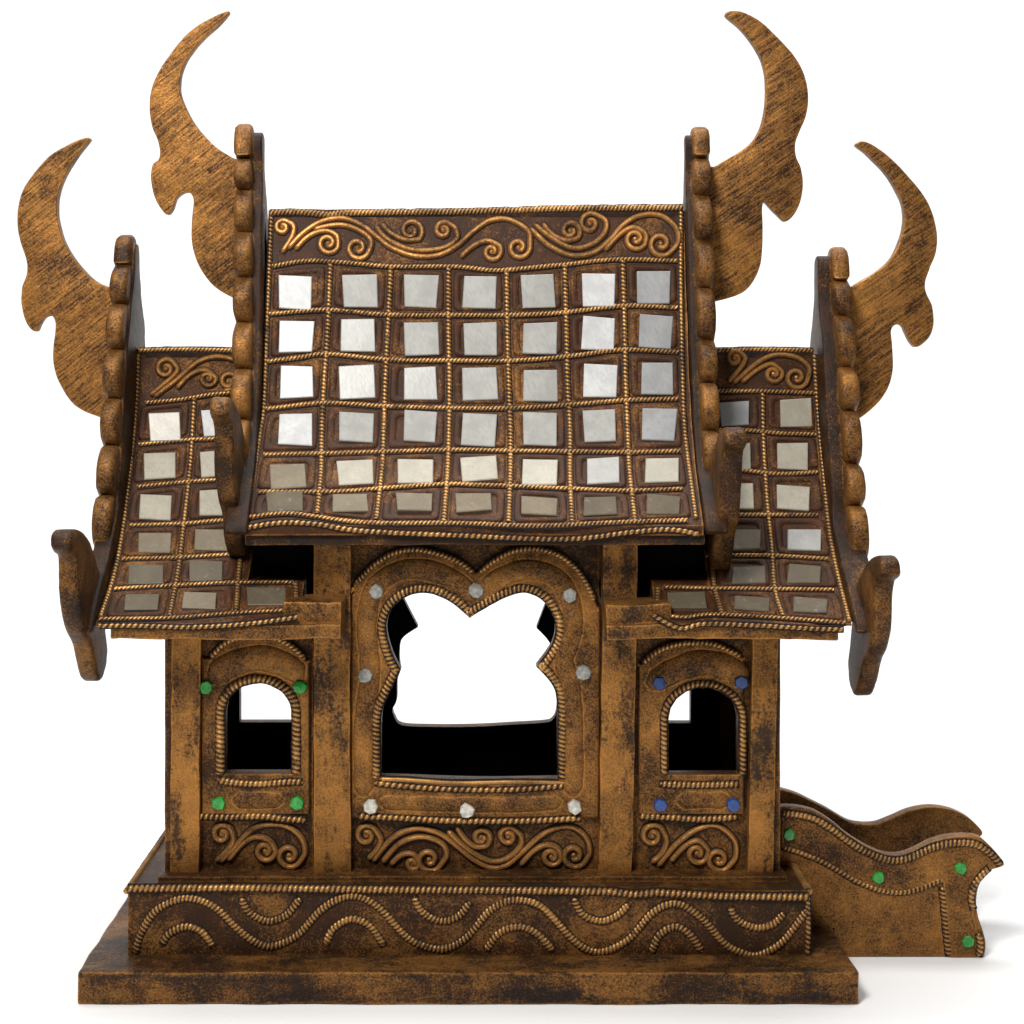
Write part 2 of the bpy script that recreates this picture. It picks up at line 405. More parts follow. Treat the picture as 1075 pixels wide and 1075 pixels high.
tube(mb, cr([PX(x, y, -7) for x, y in ((401, 818), (430, 819), (480, 822), (540, 821), (592, 822))]), 2.2, twist=False)
notched(mb, cr([PX(x, y, -7) for x, y in ((374, 613), (390, 595), (412, 581), (436, 577), (462, 582), (482, 590), (497, 601))]), 2.5, 4.4, taper=True)
notched(mb, cr([PX(x, y, -7) for x, y in ((504, 601), (518, 589), (538, 579), (560, 576), (585, 582), (605, 597), (618, 617), (624, 631))]), 2.5, 4.4, taper=True)
notched(mb, cr([PX(x, y, -8) for x, y in ((376, 857), (420, 859), (480, 862), (550, 862), (610, 859))]), 3.0, 6, taper=True)
mb.build('rope_trim', [M_rope, M_edge], wm)

def side_frame(w, hole_px, xa, xb, archp, gem, low, sill, roper):
    x0, x1 = hole_px[0][0], hole_px[-1][0]
    out = [(xa, 855), (xa, archp[0][1])] + archp + [(xb, archp[-1][1]), (xb, 855)]
    out = [out[0]] + [(p.x, p.y) for p in cr([(a, b_, 0) for a, b_ in out[1:-1]], n=5)] + [out[-1]]
    mb = MB(); flat(mb, [w2(out, -5), w2(hole_px, -5)], -6.5, -.3, 2.6)
    xm = (x0 + x1) / 2; yt_ = min(p[1] for p in hole_px)
    tube(mb, cr([PX(a, b_, -5.6) for a, b_ in ((xa + 9, yt_ - 2), (xm - 32, yt_ - 18), (xm, yt_ - 27), (xm + 32, yt_ - 18), (xb - 9, yt_ - 2))], n=8), 14, twist=False, step=3, nseg=18, flatten=.34, taper=True, under=0)
    tube(mb, [PX(a, 840, -5.6) for a in (x0 + 8, xm, x1 - 8)], 9, twist=False, step=3, nseg=18, flatten=.36, taper=True, under=0)
    mb.build('window_frame', M_frame, w)
    mb = MB()
    d = 5; o = arch(x0 - d, x1 + d, 812, min(p[1] for p in hole_px) - d, None if 0 else (hole_px[2][1]), 12)
    notched(mb, cr([PX(x, y, -7) for x, y in o]), roper, 5.0, flatten=.75)
    notched(mb, cr([PX(x, y, -7) for x, y in sill]), 3.3, 5.0, taper=True)
    notched(mb, cr([PX(x, y, -6) for x, y in archp]), 2.6, 4.6, taper=True)
    notched(mb, cr([PX(x, y, -6) for x, y in low]), 3.2, 5.4, taper=True)
    mb.build('rope_trim', [M_rope, M_edge], w)
side_frame(wl, lo_px, 211.5, 325, [(221, 690), (235, 676), (252, 669), (272, 667), (292, 671), (308, 680), (320, 692)], 0, [(207, 857), (240, 858), (275, 857), (300, 860), (321, 861)], [(229, 819), (250, 822), (275, 823), (300, 821), (318, 821)], 4.2)
side_frame(wr, ro_px, 670.5, 781, [(675, 696), (690, 684), (708, 677), (727, 675), (748, 676), (764, 682), (778, 689)], 0, [(671, 857), (700, 858), (730, 860), (760, 859), (775, 857)], [(693, 823), (720, 824), (745, 824), (776, 823)], 3.2)

def gemstone(x, y, Y, r, mat, parent, label=None, zsurf=4.5):
    mb = MB(); n = 6 + random.randrange(3); c = PX(x, y, Y); a0 = random.random() * 6
    rs = [r * random.uniform(.88, 1.08) for _ in range(n)]
    vs = []
    for d, k in ((4, 1.0), (-zsurf * .6, 1.0), (-zsurf, .86)):
        for i in range(n):
            a = a0 + 2 * math.pi * i / n; vs.append(c + Vector((math.cos(a) * rs[i] * k, d + (random.uniform(-.5, .5) if k < 1 else 0), math.sin(a) * rs[i] * k)))
    fs = [[i, (i + 1) % n, n + (i + 1) % n, n + i] for i in range(n)] + [[n + i, n + (i + 1) % n, 2 * n + (i + 1) % n, 2 * n + i] for i in range(n)]
    vs.append(c + Vector((random.uniform(-1, 1), -zsurf - .3, random.uniform(-1, 1))))
    fs += [[2 * n + i, 2 * n + (i + 1) % n, 3 * n] for i in range(n)] + [list(range(n))[::-1]]
    mb.add(vs, fs); o = mb.build('gem', mat, parent, smooth=12)
    if label: o['label'] = label
    return o
for x, y, g in ((395, 621, 1), (500, 620, 1), (598, 625, 1), (384, 709, 1), (612, 706, 1), (389, 847, 0), (490, 851, 0), (603, 847, 0)):
    gemstone(x, y, -9, 8.2, G_grey if g else G_white, wm, 'grey glass chip' if g else 'white glass chip')
for x, y in ((217, 721), (315, 721), (230, 843), (312, 843)): gemstone(x, y, -7.5, 7.6, G_green, wl, 'green glass chip')
for x, y in ((692, 717), (778, 716), (693, 845), (770, 845)): gemstone(x, y, -7.5, 7.8, G_blue, wr, 'blue glass chip')

# scroll ornament: strokes given as (points, curl centre, direction) in a local scale
def scrolls(mb, L, sc, ox, oy, fn, r=2.7, nrm=None, turns=1.3):
    for e in L:
        pts, c, d = e
        P = spiral_path(pts, c, d, turns)
        P3 = [fn(x / sc + ox, y / sc + oy) for x, y in P]
        tube(mb, P3, r, twist=False, step=1.6, nseg=10, taper=True, flatten=1.15, nrm=nrm)
        if c: # bead in the eye of the curl
            q = fn(c[0] / sc + ox, c[1] / sc + oy); blob(mb, q, r * .95)
def blob(mb, c, r, n=8, m=5):
    vs = []; fs = []
    for i in range(m + 1):
        for k in range(n):
            a = math.pi * i / m; b_ = 2 * math.pi * k / n
            vs.append(c + Vector((math.sin(a) * math.cos(b_), math.sin(a) * math.sin(b_), math.cos(a))) * r)
    for i in range(m):
        for k in range(n): fs.append([i * n + k, i * n + (k + 1) % n, (i + 1) * n + (k + 1) % n, (i + 1) * n + k])
    mb.add(vs, fs)
mb = MB()
scrolls(mb, [([(130, 187), (165, 150), (178, 110), (150, 66)], (124, 97), -1),
 ([(150, 195), (190, 140), (245, 92), (310, 70), (370, 78), (420, 102), (470, 142), (530, 190), (595, 218), (655, 207), (715, 155), (780, 98), (840, 68), (900, 66), (950, 105), (965, 160), (948, 195)], (905, 172), 1),
 ([(185, 200), (240, 135), (300, 106), (360, 106), (410, 130), (427, 170), (405, 208)], (360, 188), 1),
 ([(215, 208), (258, 170), (300, 168), (322, 195)], (298, 203), 1),
 ([(430, 78), (480, 128), (540, 172), (600, 195), (655, 182), (702, 140), (705, 98), (670, 66)], (658, 100), -1),
 ([(463, 62), (490, 105), (530, 138), (572, 138)], (556, 104), -1),
 ([(703, 210), (750, 158), (800, 132), (843, 145), (856, 182)], (820, 176), 1)], 3.583, 350, 850, lambda x, y: PX(x, y, -1), 3.2)
mb.build('scroll_ornament', [M_scroll, M_edge], wm)
mb = MB()
scrolls(mb, [([(237, 948), (285, 905), (306, 865), (295, 825)], (262, 845), -1),
 ([(255, 950), (305, 900), (370, 832), (430, 810), (505, 815), (560, 858), (575, 915), (552, 955)], (515, 925), 1),
 ([(285, 945), (340, 880), (392, 856), (442, 870), (465, 912)], (425, 908), 1)], 3.585, 160, 640, lambda x, y: PX(x, y, -1), 3.2)
mb.build('scroll_ornament', [M_scroll, M_edge], wl)
mb = MB()
scrolls(mb, [([(180, 978), (212, 950), (226, 912), (210, 874)], (184, 898), -1),
 ([(200, 988), (250, 928), (312, 880), (372, 867), (425, 908), (432, 958), (410, 990)], (380, 968), 1),
 ([(237, 975), (278, 930), (318, 912), (348, 938)], (316, 950), 1)], 2.829, 620, 560, lambda x, y: PX(x, y, -1), 3.2)
mb.build('scroll_ornament', [M_scroll, M_edge], wr)

# ------------------------------------------------------------ roofs
class Roof:
    """gable roof whose concave front slope runs through (photo height, depth) pairs"""
    def __init__(s, prof):
        P = cr([(a, b_, 0) for a, b_ in prof], n=10); s.p = [(p.x, p.y) for p in P]
        s.yz = [(Y, (VY - py) * (D0 + Y) / D0 + H) for py, Y in s.p]
    def Y(s, py):
        p = s.p
        if py <= p[0][0]: return p[0][1]
        for a, b_ in zip(p, p[1:]):
            if py <= b_[0]: return a[1] + (b_[1] - a[1]) * (py - a[0]) / (b_[0] - a[0])
        return p[-1][1] + (py - p[-1][0]) * (p[-1][1] - p[-2][1]) / (p[-1][0] - p[-2][0])
    def nrm_py(s, py):
        Y0, Y1 = s.Y(py - 4), s.Y(py + 4); a = PX(520, py - 4, Y0); b_ = PX(520, py + 4, Y1)
        t = b_ - a; return Vector((0, t.z, -t.y)).normalized()
    def on(s, px, py, lift=0): return PX(px, py, s.Y(py)) + s.nrm_py(py) * lift
    def normal_at(s, P):
        best = min(range(len(s.yz)), key=lambda i: (s.yz[i][1] - P.z) ** 2 + (s.yz[i][0] - P.y) ** 2)
        i = max(1, min(len(s.yz) - 1, best)); a, b_ = s.yz[i - 1], s.yz[i]
        v = Vector((0, b_[1] - a[1], -(b_[0] - a[0])))
        return v.normalized()
    def solid(s, mb, x0, x1, zb, pytop=None, mi=0, step=24):
        yz = [q for q, p in zip(s.yz, s.p) if pytop is None or p[0] >= pytop]
        front = [(a, b_) for a, b_ in yz]
        if pytop is None: back = [(YB - a, b_) for a, b_ in yz][::-1]
        else: back = [(yz[0][0] + 40, yz[0][1])]
        loop = front[::-1] + (back[::-1] if pytop is None else back)
        last = loop[-1][0]
        loop = loop + [(last, zb), (front[-1][0], zb)]
        n = max(1, int((x1 - x0) / step)); L = len(loop); vs = []; fs = []
        for i in range(n + 1):
            x = x0 + (x1 - x0) * i / n; vs += [Vector((x, a, b_)) for a, b_ in loop]
        for i in range(n):
            for k in range(L): fs.append([i * L + k, i * L + (k + 1) % L, (i + 1) * L + (k + 1) % L, (i + 1) * L + k])
        fs.append(list(range(L))[::-1]); fs.append([n * L + k for k in range(L)])
        mb.add(vs, fs, None, mi)
RM = Roof([(221, 128), (278, 112), (330, 97), (380, 80), (428, 60), (475, 27), (518, -17), (552, -54)])
RS = Roof([(366, 131), (415, 124), (465, 108), (510, 80), (552, 48), (590, 10), (623, -28), (655, -72)])
mb = MB(); RM.solid(mb, -255, 212, ZR(-194)); main_roof = mb.build('main_roof', M_roof, root, amp=.5, smooth=40)
mb = MB(); box(mb, -256, 214, -50, 311, ZR(-204.5), ZR(-193), 2, 16)
mb.build('fascia', M_dark, main_roof, amp=1.0)
mb = MB(); RS.solid(mb, -404, -258, ZR(-283)); RS.solid(mb, -258, -199, ZR(-283), 608); roof_l = mb.build('side_roof', M_roof, root, amp=.5, smooth=40)
mb = MB(); RS.solid(mb, 222, 359, ZR(-283)); RS.solid(mb, 163, 222, ZR(-283), 610); roof_r = mb.build('side_roof', M_roof, root, amp=.5, smooth=40)
for xa, xb in ((-388, -155), (112, 346)):
    mb = MB(); box(mb, xa, xb, -74, -14.5, ZR(-297), ZR(-282), 2.2, 10)
    if xa < 0: box(mb, -214, xb, -66, -14.5, ZR(-296), ZR(-260), 3.2, 8)
    else: box(mb, xa, 178, -66, -14.5, ZR(-296), ZR(-262), 3.2, 8)
    o = mb.build('beam', M_beam, root, amp=1.8)
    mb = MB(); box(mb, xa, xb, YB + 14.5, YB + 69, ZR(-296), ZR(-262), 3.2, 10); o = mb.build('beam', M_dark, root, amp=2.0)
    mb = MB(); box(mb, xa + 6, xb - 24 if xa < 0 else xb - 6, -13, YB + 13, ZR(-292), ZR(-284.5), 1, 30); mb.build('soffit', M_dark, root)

def rrope(mb, R, pts, r=3.0, pitch=5.4, lift=1.2, **kw):
    notched(mb, [R.on(x, y, lift) for x, y in [(p.x, p.y) for p in cr([(a, b_, 0) for a, b_ in pts], n=14)]], r, pitch, nrm=R.normal_at, **kw)
# main roof ropes
HM = [
 [(284, 224), (315, 223), (345, 226), (365, 224), (430, 223), (500, 222), (600, 219), (717, 218)],
 [(286, 280), (323, 274), (371, 276.6), (411, 280), (476, 280), (520, 284), (560, 281), (592, 278), (647, 272.6), (711, 274)],
 [(283, 330), (343, 325.6), (406, 330.6), (481, 331), (536, 331), (592, 328.4), (653, 321.4), (711, 323)],
 [(281, 380), (312, 376), (345, 372), (411, 378), (494, 379), (536, 379), (597, 374.4), (653, 367.5), (712, 370)],
 [(279, 430), (341, 423.6), (406, 427), (480, 429), (536, 429), (597, 425.5), (658, 420.5), (712, 419)],
 [(277, 478), (355, 476.5), (401, 475), (481, 473), (536, 474), (597, 474.7), (661, 475.5), (715, 474)],
 [(271, 517), (355, 517), (406, 513), (469, 509), (500, 510), (536, 511), (597, 513.7), (658, 516), (716, 514)],
 [(262, 544), (283, 541), (305, 540), (330, 543), (366, 548), (406, 550), (480, 550), (564, 553), (631, 550), (680, 548), (722, 547)]]
VM = [[(347, 277), (346, 300), (344, 350), (340.5, 400), (338, 450), (337, 497), (333, 540)],
 [(410, 281), (409.6, 300), (407, 350), (404.6, 400), (403, 450), (401, 493), (395, 546)],
 [(471, 281), (471, 350), (472, 400), (471.5, 450), (470, 493), (466, 548)],
 [(532, 283), (533, 355), (534.4, 404), (536, 451), (536, 494), (534, 549)],
 [(593, 278), (595, 350), (596, 401), (598.6, 451), (598.6, 500), (601, 550)],
 [(654, 273), (656, 345), (657, 398), (659, 447), (661, 494), (667, 548)],
 [(285, 226), (281, 325), (277, 426), (273, 455), (265, 513), (260, 546)],
 [(715, 222), (715, 300), (717, 400), (719, 450), (724, 494), (731, 545)]]
mb = MB()
for i, L in enumerate(HM): rrope(mb, RM, L, 2.45 if i else 3.3, 4.3, k=2)
for i, L in enumerate(VM): rrope(mb, RM, L, 2.3 if i > 5 else 2.8, 4.6, lift=.4)
for L in ([(259, 554), (293, 549), (330, 550), (366, 556), (406, 559), (480, 562), (592, 566), (661, 559), (703, 556), (734, 561)],):
    tube(mb, [PX(p.x, p.y, -55) for p in cr([(a, b_, 0) for a, b_ in L], n=8)], 2.3, 6, True)
mb.build('rope_trim', [M_rope, M_edge], main_roof)
mb = MB()
f2 = lambda x, y: RM.on(x, y, .6)
scrolls(mb, [([(262, 262), (305, 195), (312, 150), (280, 128)], (266, 156), -1),
 ([(288, 245), (350, 180), (430, 130), (520, 118), (600, 148), (655, 190), (720, 240), (820, 275), (920, 270), (1000, 228), (1062, 172), (1130, 128), (1208, 122), (1290, 168), (1300, 230)], (1252, 240), 1),
 ([(318, 248), (375, 192), (440, 170), (492, 190), (498, 238)], (456, 222), 1),
 ([(395, 165), (450, 150), (520, 146), (590, 170), (636, 212), (625, 262)], (580, 242), 1),
 ([(655, 152), (700, 202), (780, 242), (860, 252), (940, 240), (992, 205), (988, 160), (955, 136)], (938, 168), -1),
 ([(678, 138), (720, 180), (780, 208), (838, 205)], (802, 170), -1)], 3.981, 230, 200, f2, 3.2, RM.normal_at)
scrolls(mb, [([(12, 252), (60, 210), (112, 190), (158, 208)], (130, 232), 1),
 ([(275, 142), (345, 208), (430, 245), (512, 235), (572, 190), (625, 130), (690, 95), (765, 95), (822, 140), (832, 195), (800, 236)], (766, 202), 1),
 ([(290, 128), (350, 175), (430, 217), (500, 207), (552, 165), (560, 118), (525, 93)], (500, 126), -1),
 ([(322, 125), (362, 170), (415, 190), (455, 180)], (425, 154), -1),
 ([(555, 226), (612, 166), (662, 140), (708, 165), (706, 205)], (670, 184), 1)], 3.583, 480, 200, f2, 3.2, RM.normal_at)
mb.build('scroll_ornament', [M_scroll, M_edge], main_roof)

def tile(R, x, y, w, h, mat, parent, bed, rot=None):
    rot = random.uniform(-3, 3) if rot is None else rot
    cosr, sinr = math.cos(math.radians(rot)), math.sin(math.radians(rot))
    def quad(k, j, lift):
        out = []
        for i, (a, b_) in enumerate(((-1, -1), (1, -1), (1, 1), (-1, 1))):
            u, v = a * (w / 2 + k), b_ * (h / 2 + k)
            u2, v2 = u * cosr - v * sinr, u * sinr + v * cosr
            out.append(R.on(x + u2 + j[i][0], y + v2 + j[i][1], lift))
        return out
    J = [(random.uniform(-1.1, 1.1), random.uniform(-1, 1)) for _ in range(4)]; Z = [(0, 0)] * 4
    tx, ty = random.uniform(-.5, .5), random.uniform(-.5, .5)
    q0, q1, q2 = quad(0, J, 0), quad(0, J, 3.0), quad(-.8, J, 3.7)
    for i, (a, b_) in enumerate(((-1, -1), (1, -1), (1, 1), (-1, 1))):
        n = R.nrm_py(y); q1[i] += n * (a * tx + b_ * ty); q2[i] += n * (a * tx + b_ * ty)
    mb = MB(); vs = q0 + q1 + q2
    fs = [[i, (i + 1) % 4, 4 + (i + 1) % 4, 4 + i] for i in range(4)] + [[4 + i, 4 + (i + 1) % 4, 8 + (i + 1) % 4, 8 + i] for i in range(4)] + [[8, 9, 10, 11], [3, 2, 1, 0]]
    mb.add(vs, fs); mb.build('pearl_tile', mat, parent, smooth=20)
def bed(mb, R, poly, lift=2.2):
    """raised clay pad of one roof cell with rounded corners and a shallow slope"""
    cx = sum(p[0] for p in poly) / 4; cy = sum(p[1] for p in poly) / 4
    def ring(k, l):
        out = []
        P = [(cx + (p[0] - cx) * k, cy + (p[1] - cy) * k) for p in poly]
        for i in range(4):
            a, b_, c = Vector(P[i - 1]), Vector(P[i]), Vector(P[(i + 1) % 4])
            rr = 5.0
            s0 = b_ + (a - b_).normalized() * rr; s1 = b_ + (c - b_).normalized() * rr
            for t in (0, .33, .67, 1):
                q = s0 * (1 - t) ** 2 + b_ * 2 * t * (1 - t) + s1 * t * t
                out.append(R.on(q.x, q.y, l))
        return out
    n = 16; vs = ring(1.0, -.3) + ring(.96, lift * .8) + ring(.88, lift) + ring(.76, lift * .9) + ring(.70, .5)
    fs = []
    for r in range(4):
        for i in range(n): fs.append([r * n + i, r * n + (i + 1) % n, (r + 1) * n + (i + 1) % n, (r + 1) * n + i])
    mb.add(vs, fs)
def interp(L, x):
    if x <= L[0][0]: return L[0][1]
    for a, b_ in zip(L, L[1:]):
        if x <= b_[0]: return a[1] + (b_[1] - a[1]) * (x - a[0]) / (b_[0] - a[0])
    return L[-1][1]
def vint(L, y): return interp([(b_, a) for a, b_ in L], y)
T = [[(310, 308), (378, 306), (442, 306), (504, 308), (565, 307), (628, 305), (686, 302)],
 [(311, 354), (376, 353), (442, 357), (504, 357), (567, 356), (628, 351), (688, 349)],
 [(312, 402), (375, 402), (441, 404), (504, 404), (567, 406), (630, 401), (690, 398)],
 [(310, 452), (374, 450), (441, 449), (503, 453), (567, 452), (629, 449), (692, 447)],
 [(303, 502), (373, 498), (436, 497), (503, 494), (566, 498), (633, 496), (695, 496)],
 [(299, 528.5), (368, 530.5), (435, 529.5), (497, 529.5), (566, 533), (630, 533), (696, 532)]]
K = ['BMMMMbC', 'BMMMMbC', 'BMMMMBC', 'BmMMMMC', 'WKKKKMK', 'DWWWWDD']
kk = {'B': 'bright', 'b': 'bright', 'M': 'mid', 'm': 'mid', 'C': 'cool', 'W': 'warm', 'D': 'shaded', 'K': 'cream'}
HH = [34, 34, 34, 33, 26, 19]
padm = MB()
vcols = [VM[6]] + VM[:6] + [VM[7]]
for r in range(6):
    for c in range(7):
        x, y = T[r][c]
        w = 35.5 + (1 if r > 3 else 0) - (1.5 if c > 4 else 0)
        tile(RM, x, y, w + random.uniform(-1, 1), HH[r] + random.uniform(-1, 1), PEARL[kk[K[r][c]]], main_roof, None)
        ht, hb = HM[r + 1], HM[r + 2]; L_, R_ = vcols[c], vcols[c + 1]
        def cor(V, Hh, dx, dy):
            yy = interp(Hh, vint(V, y)); xx = vint(V, yy); return (xx + dx, interp(Hh, xx) + dy)
        g = 4.6; gy = 4.2 if r < 4 else 3.2
        bed(padm, RM, [cor(L_, ht, g, gy), cor(R_, ht, -g, gy), cor(R_, hb, -g, -gy), cor(L_, hb, g, -gy)])
padm.build('tile_bed', M_roof, main_roof, smooth=60)

# left lower roof
def side_roof(parent, Hs, Vs, edge, tiles, cells, fx):
    mb = MB()
    for i, L in enumerate(Hs): rrope(mb, RS, L, 2.3, 4.3, k=2)
    for L in Vs: rrope(mb, RS, L, 2.4, 4.6, lift=.4)
    for L in fx: tube(mb, [PX(p.x, p.y, -77) for p in cr([(a, b_, 0) for a, b_ in L], n=8)], 2.0, 6, True)
    mb.build('rope_trim', [M_rope, M_edge], parent)
    for x, y, w, h, k in tiles: tile(RS, x, y, w, h, PEARL[kk[k]], parent, None)
    pm = MB()
    for q in cells: bed(pm, RS, q)
    pm.build('tile_bed', M_roof, parent, smooth=60)
HL = [[(146, 368), (190, 367), (252, 368)], [(153, 423), (188.5, 419.6), (224, 414), (252, 412)], [(146, 467), (199, 462), (252, 461)], [(144, 511.5), (199, 506), (252, 503)], [(137, 552), (195.6, 550), (252, 545)], [(128, 587.5), (188.5, 585.8), (252, 582)],
      [(120, 619), (188.5, 615), (252, 612), (309, 612)], [(104, 651), (181, 649.4), (252, 644), (313, 641)]]
VL = [[(204, 419), (201, 474), (197, 517), (192, 559), (186.7, 601.7), (178, 647)], [(252, 587), (250, 612), (248, 643)], [(310.5, 612), (311, 640)],
      [(145, 372), (143, 428), (134, 517), (122, 595), (105, 649)]]
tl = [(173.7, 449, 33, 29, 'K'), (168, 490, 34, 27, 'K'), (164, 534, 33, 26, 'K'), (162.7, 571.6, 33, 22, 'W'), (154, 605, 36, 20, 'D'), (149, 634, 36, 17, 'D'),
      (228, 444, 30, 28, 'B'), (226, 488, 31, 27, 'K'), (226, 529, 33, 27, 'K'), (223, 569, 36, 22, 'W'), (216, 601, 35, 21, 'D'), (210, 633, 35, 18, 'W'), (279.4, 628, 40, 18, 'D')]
def cells_of(Hs, Vl, rows, g=4.4):
    out = []
    for i in rows:
        for a, b_ in Vl(i):
            ym = sum(p[1] for p in Hs[i]) / len(Hs[i]) + 20
            def cor(V, Hh, dx, dy):
                yy = interp(Hh, vint(V, ym)); xx = vint(V, yy); return (xx + dx, interp(Hh, xx) + dy)
            gy = 4 if i < 4 else 3
            out.append([cor(a, Hs[i], g, gy), cor(b_, Hs[i], -g, gy), cor(b_, Hs[i + 1], -g, -gy), cor(a, Hs[i + 1], g, -gy)])
    return out
inner_l = [(256, 360), (256, 580), (252, 587), (250, 612), (248, 643)]
cl = cells_of(HL, lambda i: [(VL[3], VL[0]), (VL[0], inner_l)] + ([(VL[1], VL[2])] if i == 6 else []), range(1, 7))
side_roof(roof_l, HL, VL, None, tl, cl, [[(104, 657), (145, 657), (199, 658.5), (259, 655), (312, 648)]])
mb = MB(); f3 = lambda x, y: RS.on(x, y, .6)
scrolls(mb, [([(332, 214), (388, 168), (415, 138), (400, 112)], (380, 134), -1),
 ([(345, 218), (410, 168), (478, 112), (540, 98), (600, 115), (625, 150)], None, 1),
 ([(412, 192), (455, 150), (498, 138), (530, 162)], (505, 163), 1), ([(548, 200), (590, 190)], (566, 172), -1)], 2.828, 40, 340, f3, 3.0, RS.normal_at)
mb.build('scroll_ornament', [M_scroll, M_edge], roof_l)
# right lower roof
HR = [[(748, 368), (800, 367), (852, 368)], [(742, 410.7), (799, 410.7), (855, 412.6)], [(745, 452), (780, 451.6), (817.5, 455), (856, 456)], [(745, 494), (778, 494), (817.5, 498), (858, 496)], [(745, 541), (776.5, 541), (858, 541)], [(740, 584), (765, 583.8), (810, 584), (870, 587.5)],
      [(696.5, 617), (761.6, 618.4), (875, 620)], [(690, 645), (717, 649), (746.8, 646), (810, 649), (888, 655)]]
VR = [[(800.7, 412), (802, 470), (805.6, 526), (810, 570.7), (813.7, 619), (822, 647)], [(747, 590), (750, 615), (758, 645)], [(691, 618), (690, 643)],
      [(855, 372), (858, 422), (864, 489), (873, 571), (892, 653)]]
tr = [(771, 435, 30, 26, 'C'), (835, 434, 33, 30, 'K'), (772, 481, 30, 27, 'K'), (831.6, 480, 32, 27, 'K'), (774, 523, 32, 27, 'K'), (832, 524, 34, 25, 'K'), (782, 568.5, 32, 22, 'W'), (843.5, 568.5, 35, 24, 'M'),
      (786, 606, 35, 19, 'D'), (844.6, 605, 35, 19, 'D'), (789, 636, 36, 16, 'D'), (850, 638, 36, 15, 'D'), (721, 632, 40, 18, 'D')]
inner_r = [(742, 360), (744, 560), (747, 590), (750, 615), (758, 645)]
cl = cells_of(HR, lambda i: [(inner_r, VR[0]), (VR[0], VR[3])] + ([(VR[2], VR[1])] if i == 6 else []), range(1, 7))
side_roof(roof_r, HR, VR, None, tr, cl, [[(686, 646), (702, 655), (717, 660), (740, 655), (800, 657), (850, 660), (886, 661)]])
mb = MB()
scrolls(mb, [([(308, 165), (342, 125), (356, 98), (340, 80)], (326, 98), -1),
 ([(322, 168), (388, 112), (440, 88), (500, 95), (536, 125), (530, 165)], (500, 152), 1),
 ([(345, 166), (390, 130), (430, 114), (460, 135)], (435, 142), 1)], 2.687, 650, 340, f3, 3.0, RS.normal_at)
mb.build('scroll_ornament', [M_scroll, M_edge], roof_r)
# ridge caps
for R, x0, x1, p in ((RM, -254, 211, main_roof), (RS, -403, -259, roof_l), (RS, 223, 358, roof_r)):
    y, z = R.yz[0]; mb = MB(); box(mb, x0, x1, y - 2, YB - y + 2, z - 10, z + 1.5, 1.5, 16); mb.build('ridge_cap', M_dark, p, amp=.6)

# ------------------------------------------------------------ bargeboards with scalloped edge
HOOK = [(-154, -180), (-150, -173), (-138, -169), (-118, -171), (-96, -177), (-70, -190), (-40, -215), (-15, -250), (0, -295), (8, -320), (5, -338), (-8, -350), (-24, -353), (-40, -344), (-55, -325), (-70, -303), (-96, -284), (-112, -262), (-119, -240), (-121, -216), (-128, -200), (-144, -193), (-154, -187)]
def barge(xo, w, lobes, R, ytop, hookT, inner, innerw, lean=0, zl=0):
    """xo: outer x; lobes: (height0, height1, depth) in photo measure"""
    pts = []
    apexY = YB / 2
    for i, (a, b_, Y) in enumerate(lobes):
        Yn = lobes[i + 1][2] if i + 1 < len(lobes) else Y - 12
        z0 = (VY - a) * (D0 + Y) / D0 + H; z1 = (VY - b_) * (D0 + Y) / D0 + H
        yin0 = Y + 10; 
        if i == 0:
            for t in range(5):
                an = math.pi / 2 * t / 4; pts.append((apexY - (apexY - Y) * math.sin(an), z1 + (z0 - z1) * math.cos(an)))
            continue
        for t in range(9):
            an = math.pi * t / 8
            pts.append((Y + 14 - 17 * math.sin(an) ** .55 + (Yn - Y) * t / 8 * .5, z0 + (z1 - z0) * (t / 8)))
    inn = [(q[0] + 10, q[1] - 14) for q in R.yz if q[1] > pts[-1][1] - 40]
    # inner edge following the slope, from the foot of the board up to the apex
    lastY, lastz = pts[-1]
    inner_pts = [(min(y_, apexY), z_) for y_, z_ in inn if z_ > lastz - 2][::-1]
    poly_f = pts + [(lastY - 4, lastz - 30)] + inner_pts
    half = [p for p in poly_f]
    mirror = [(YB - y_, z_) for y_, z_ in half][::-1]
    front_out = pts + [(lastY - 2, lastz - 24), (lastY + 13, lastz - 24)]
    back_out = [(YB - y_, z_) for y_, z_ in front_out][::-1]
    inner_f = [(y_, z_) for y_, z_ in inner_pts if y_ < apexY - 3]
    inner_b = [(YB - y_, z_) for y_, z_ in inner_f][::-1]
    loop = back_out[:-1] + front_out + inner_f + inner_b
    mb = MB()
    flat(mb, [loop], xo, xo + w, 6.0, 'YZ', 0, 0, lean, zl)
    # second, plain layer against the gable
    zt = pts[0][1]
    o2 = [(apexY, zt - 10)]
    for a, b_, Y in lobes:
        m_ = (a + b_) / 2; o2.append((Y + 15 if a != lobes[0][0] else apexY - 12, (VY - m_) * (D0 + Y) / D0 + H))
    e = R.yz[-1]; o2.append((e[0] - 8, e[1] + 6)); o2.append((e[0] - 6, e[1] - 8))
    out2 = [(p.x, p.y) for p in cr([(y_, z_, 0) for y_, z_ in o2], n=5)]
    in2 = [(q[0] + 4, q[1] - 2) for q in R.yz][::-1]
    l2 = [(YB - y_, z_) for y_, z_ in out2][::-1][:-1] + out2 + in2[:-2] + [(YB - y_, z_) for y_, z_ in in2[:-2]][::-1]
    x0, x1 = min(xo, inner), max(xo + w, inner + innerw)
    x0 += 4 if xo < 0 else 0; x1 -= 4 if xo > 0 else 0
    flat(mb, [l2], x0, x1, 2.5, 'YZ', 0, 1, lean * .7, zl)
    o = mb.build('bargeboard', [M_barge, M_inner], root, amp=.9, smooth=40)
    return o
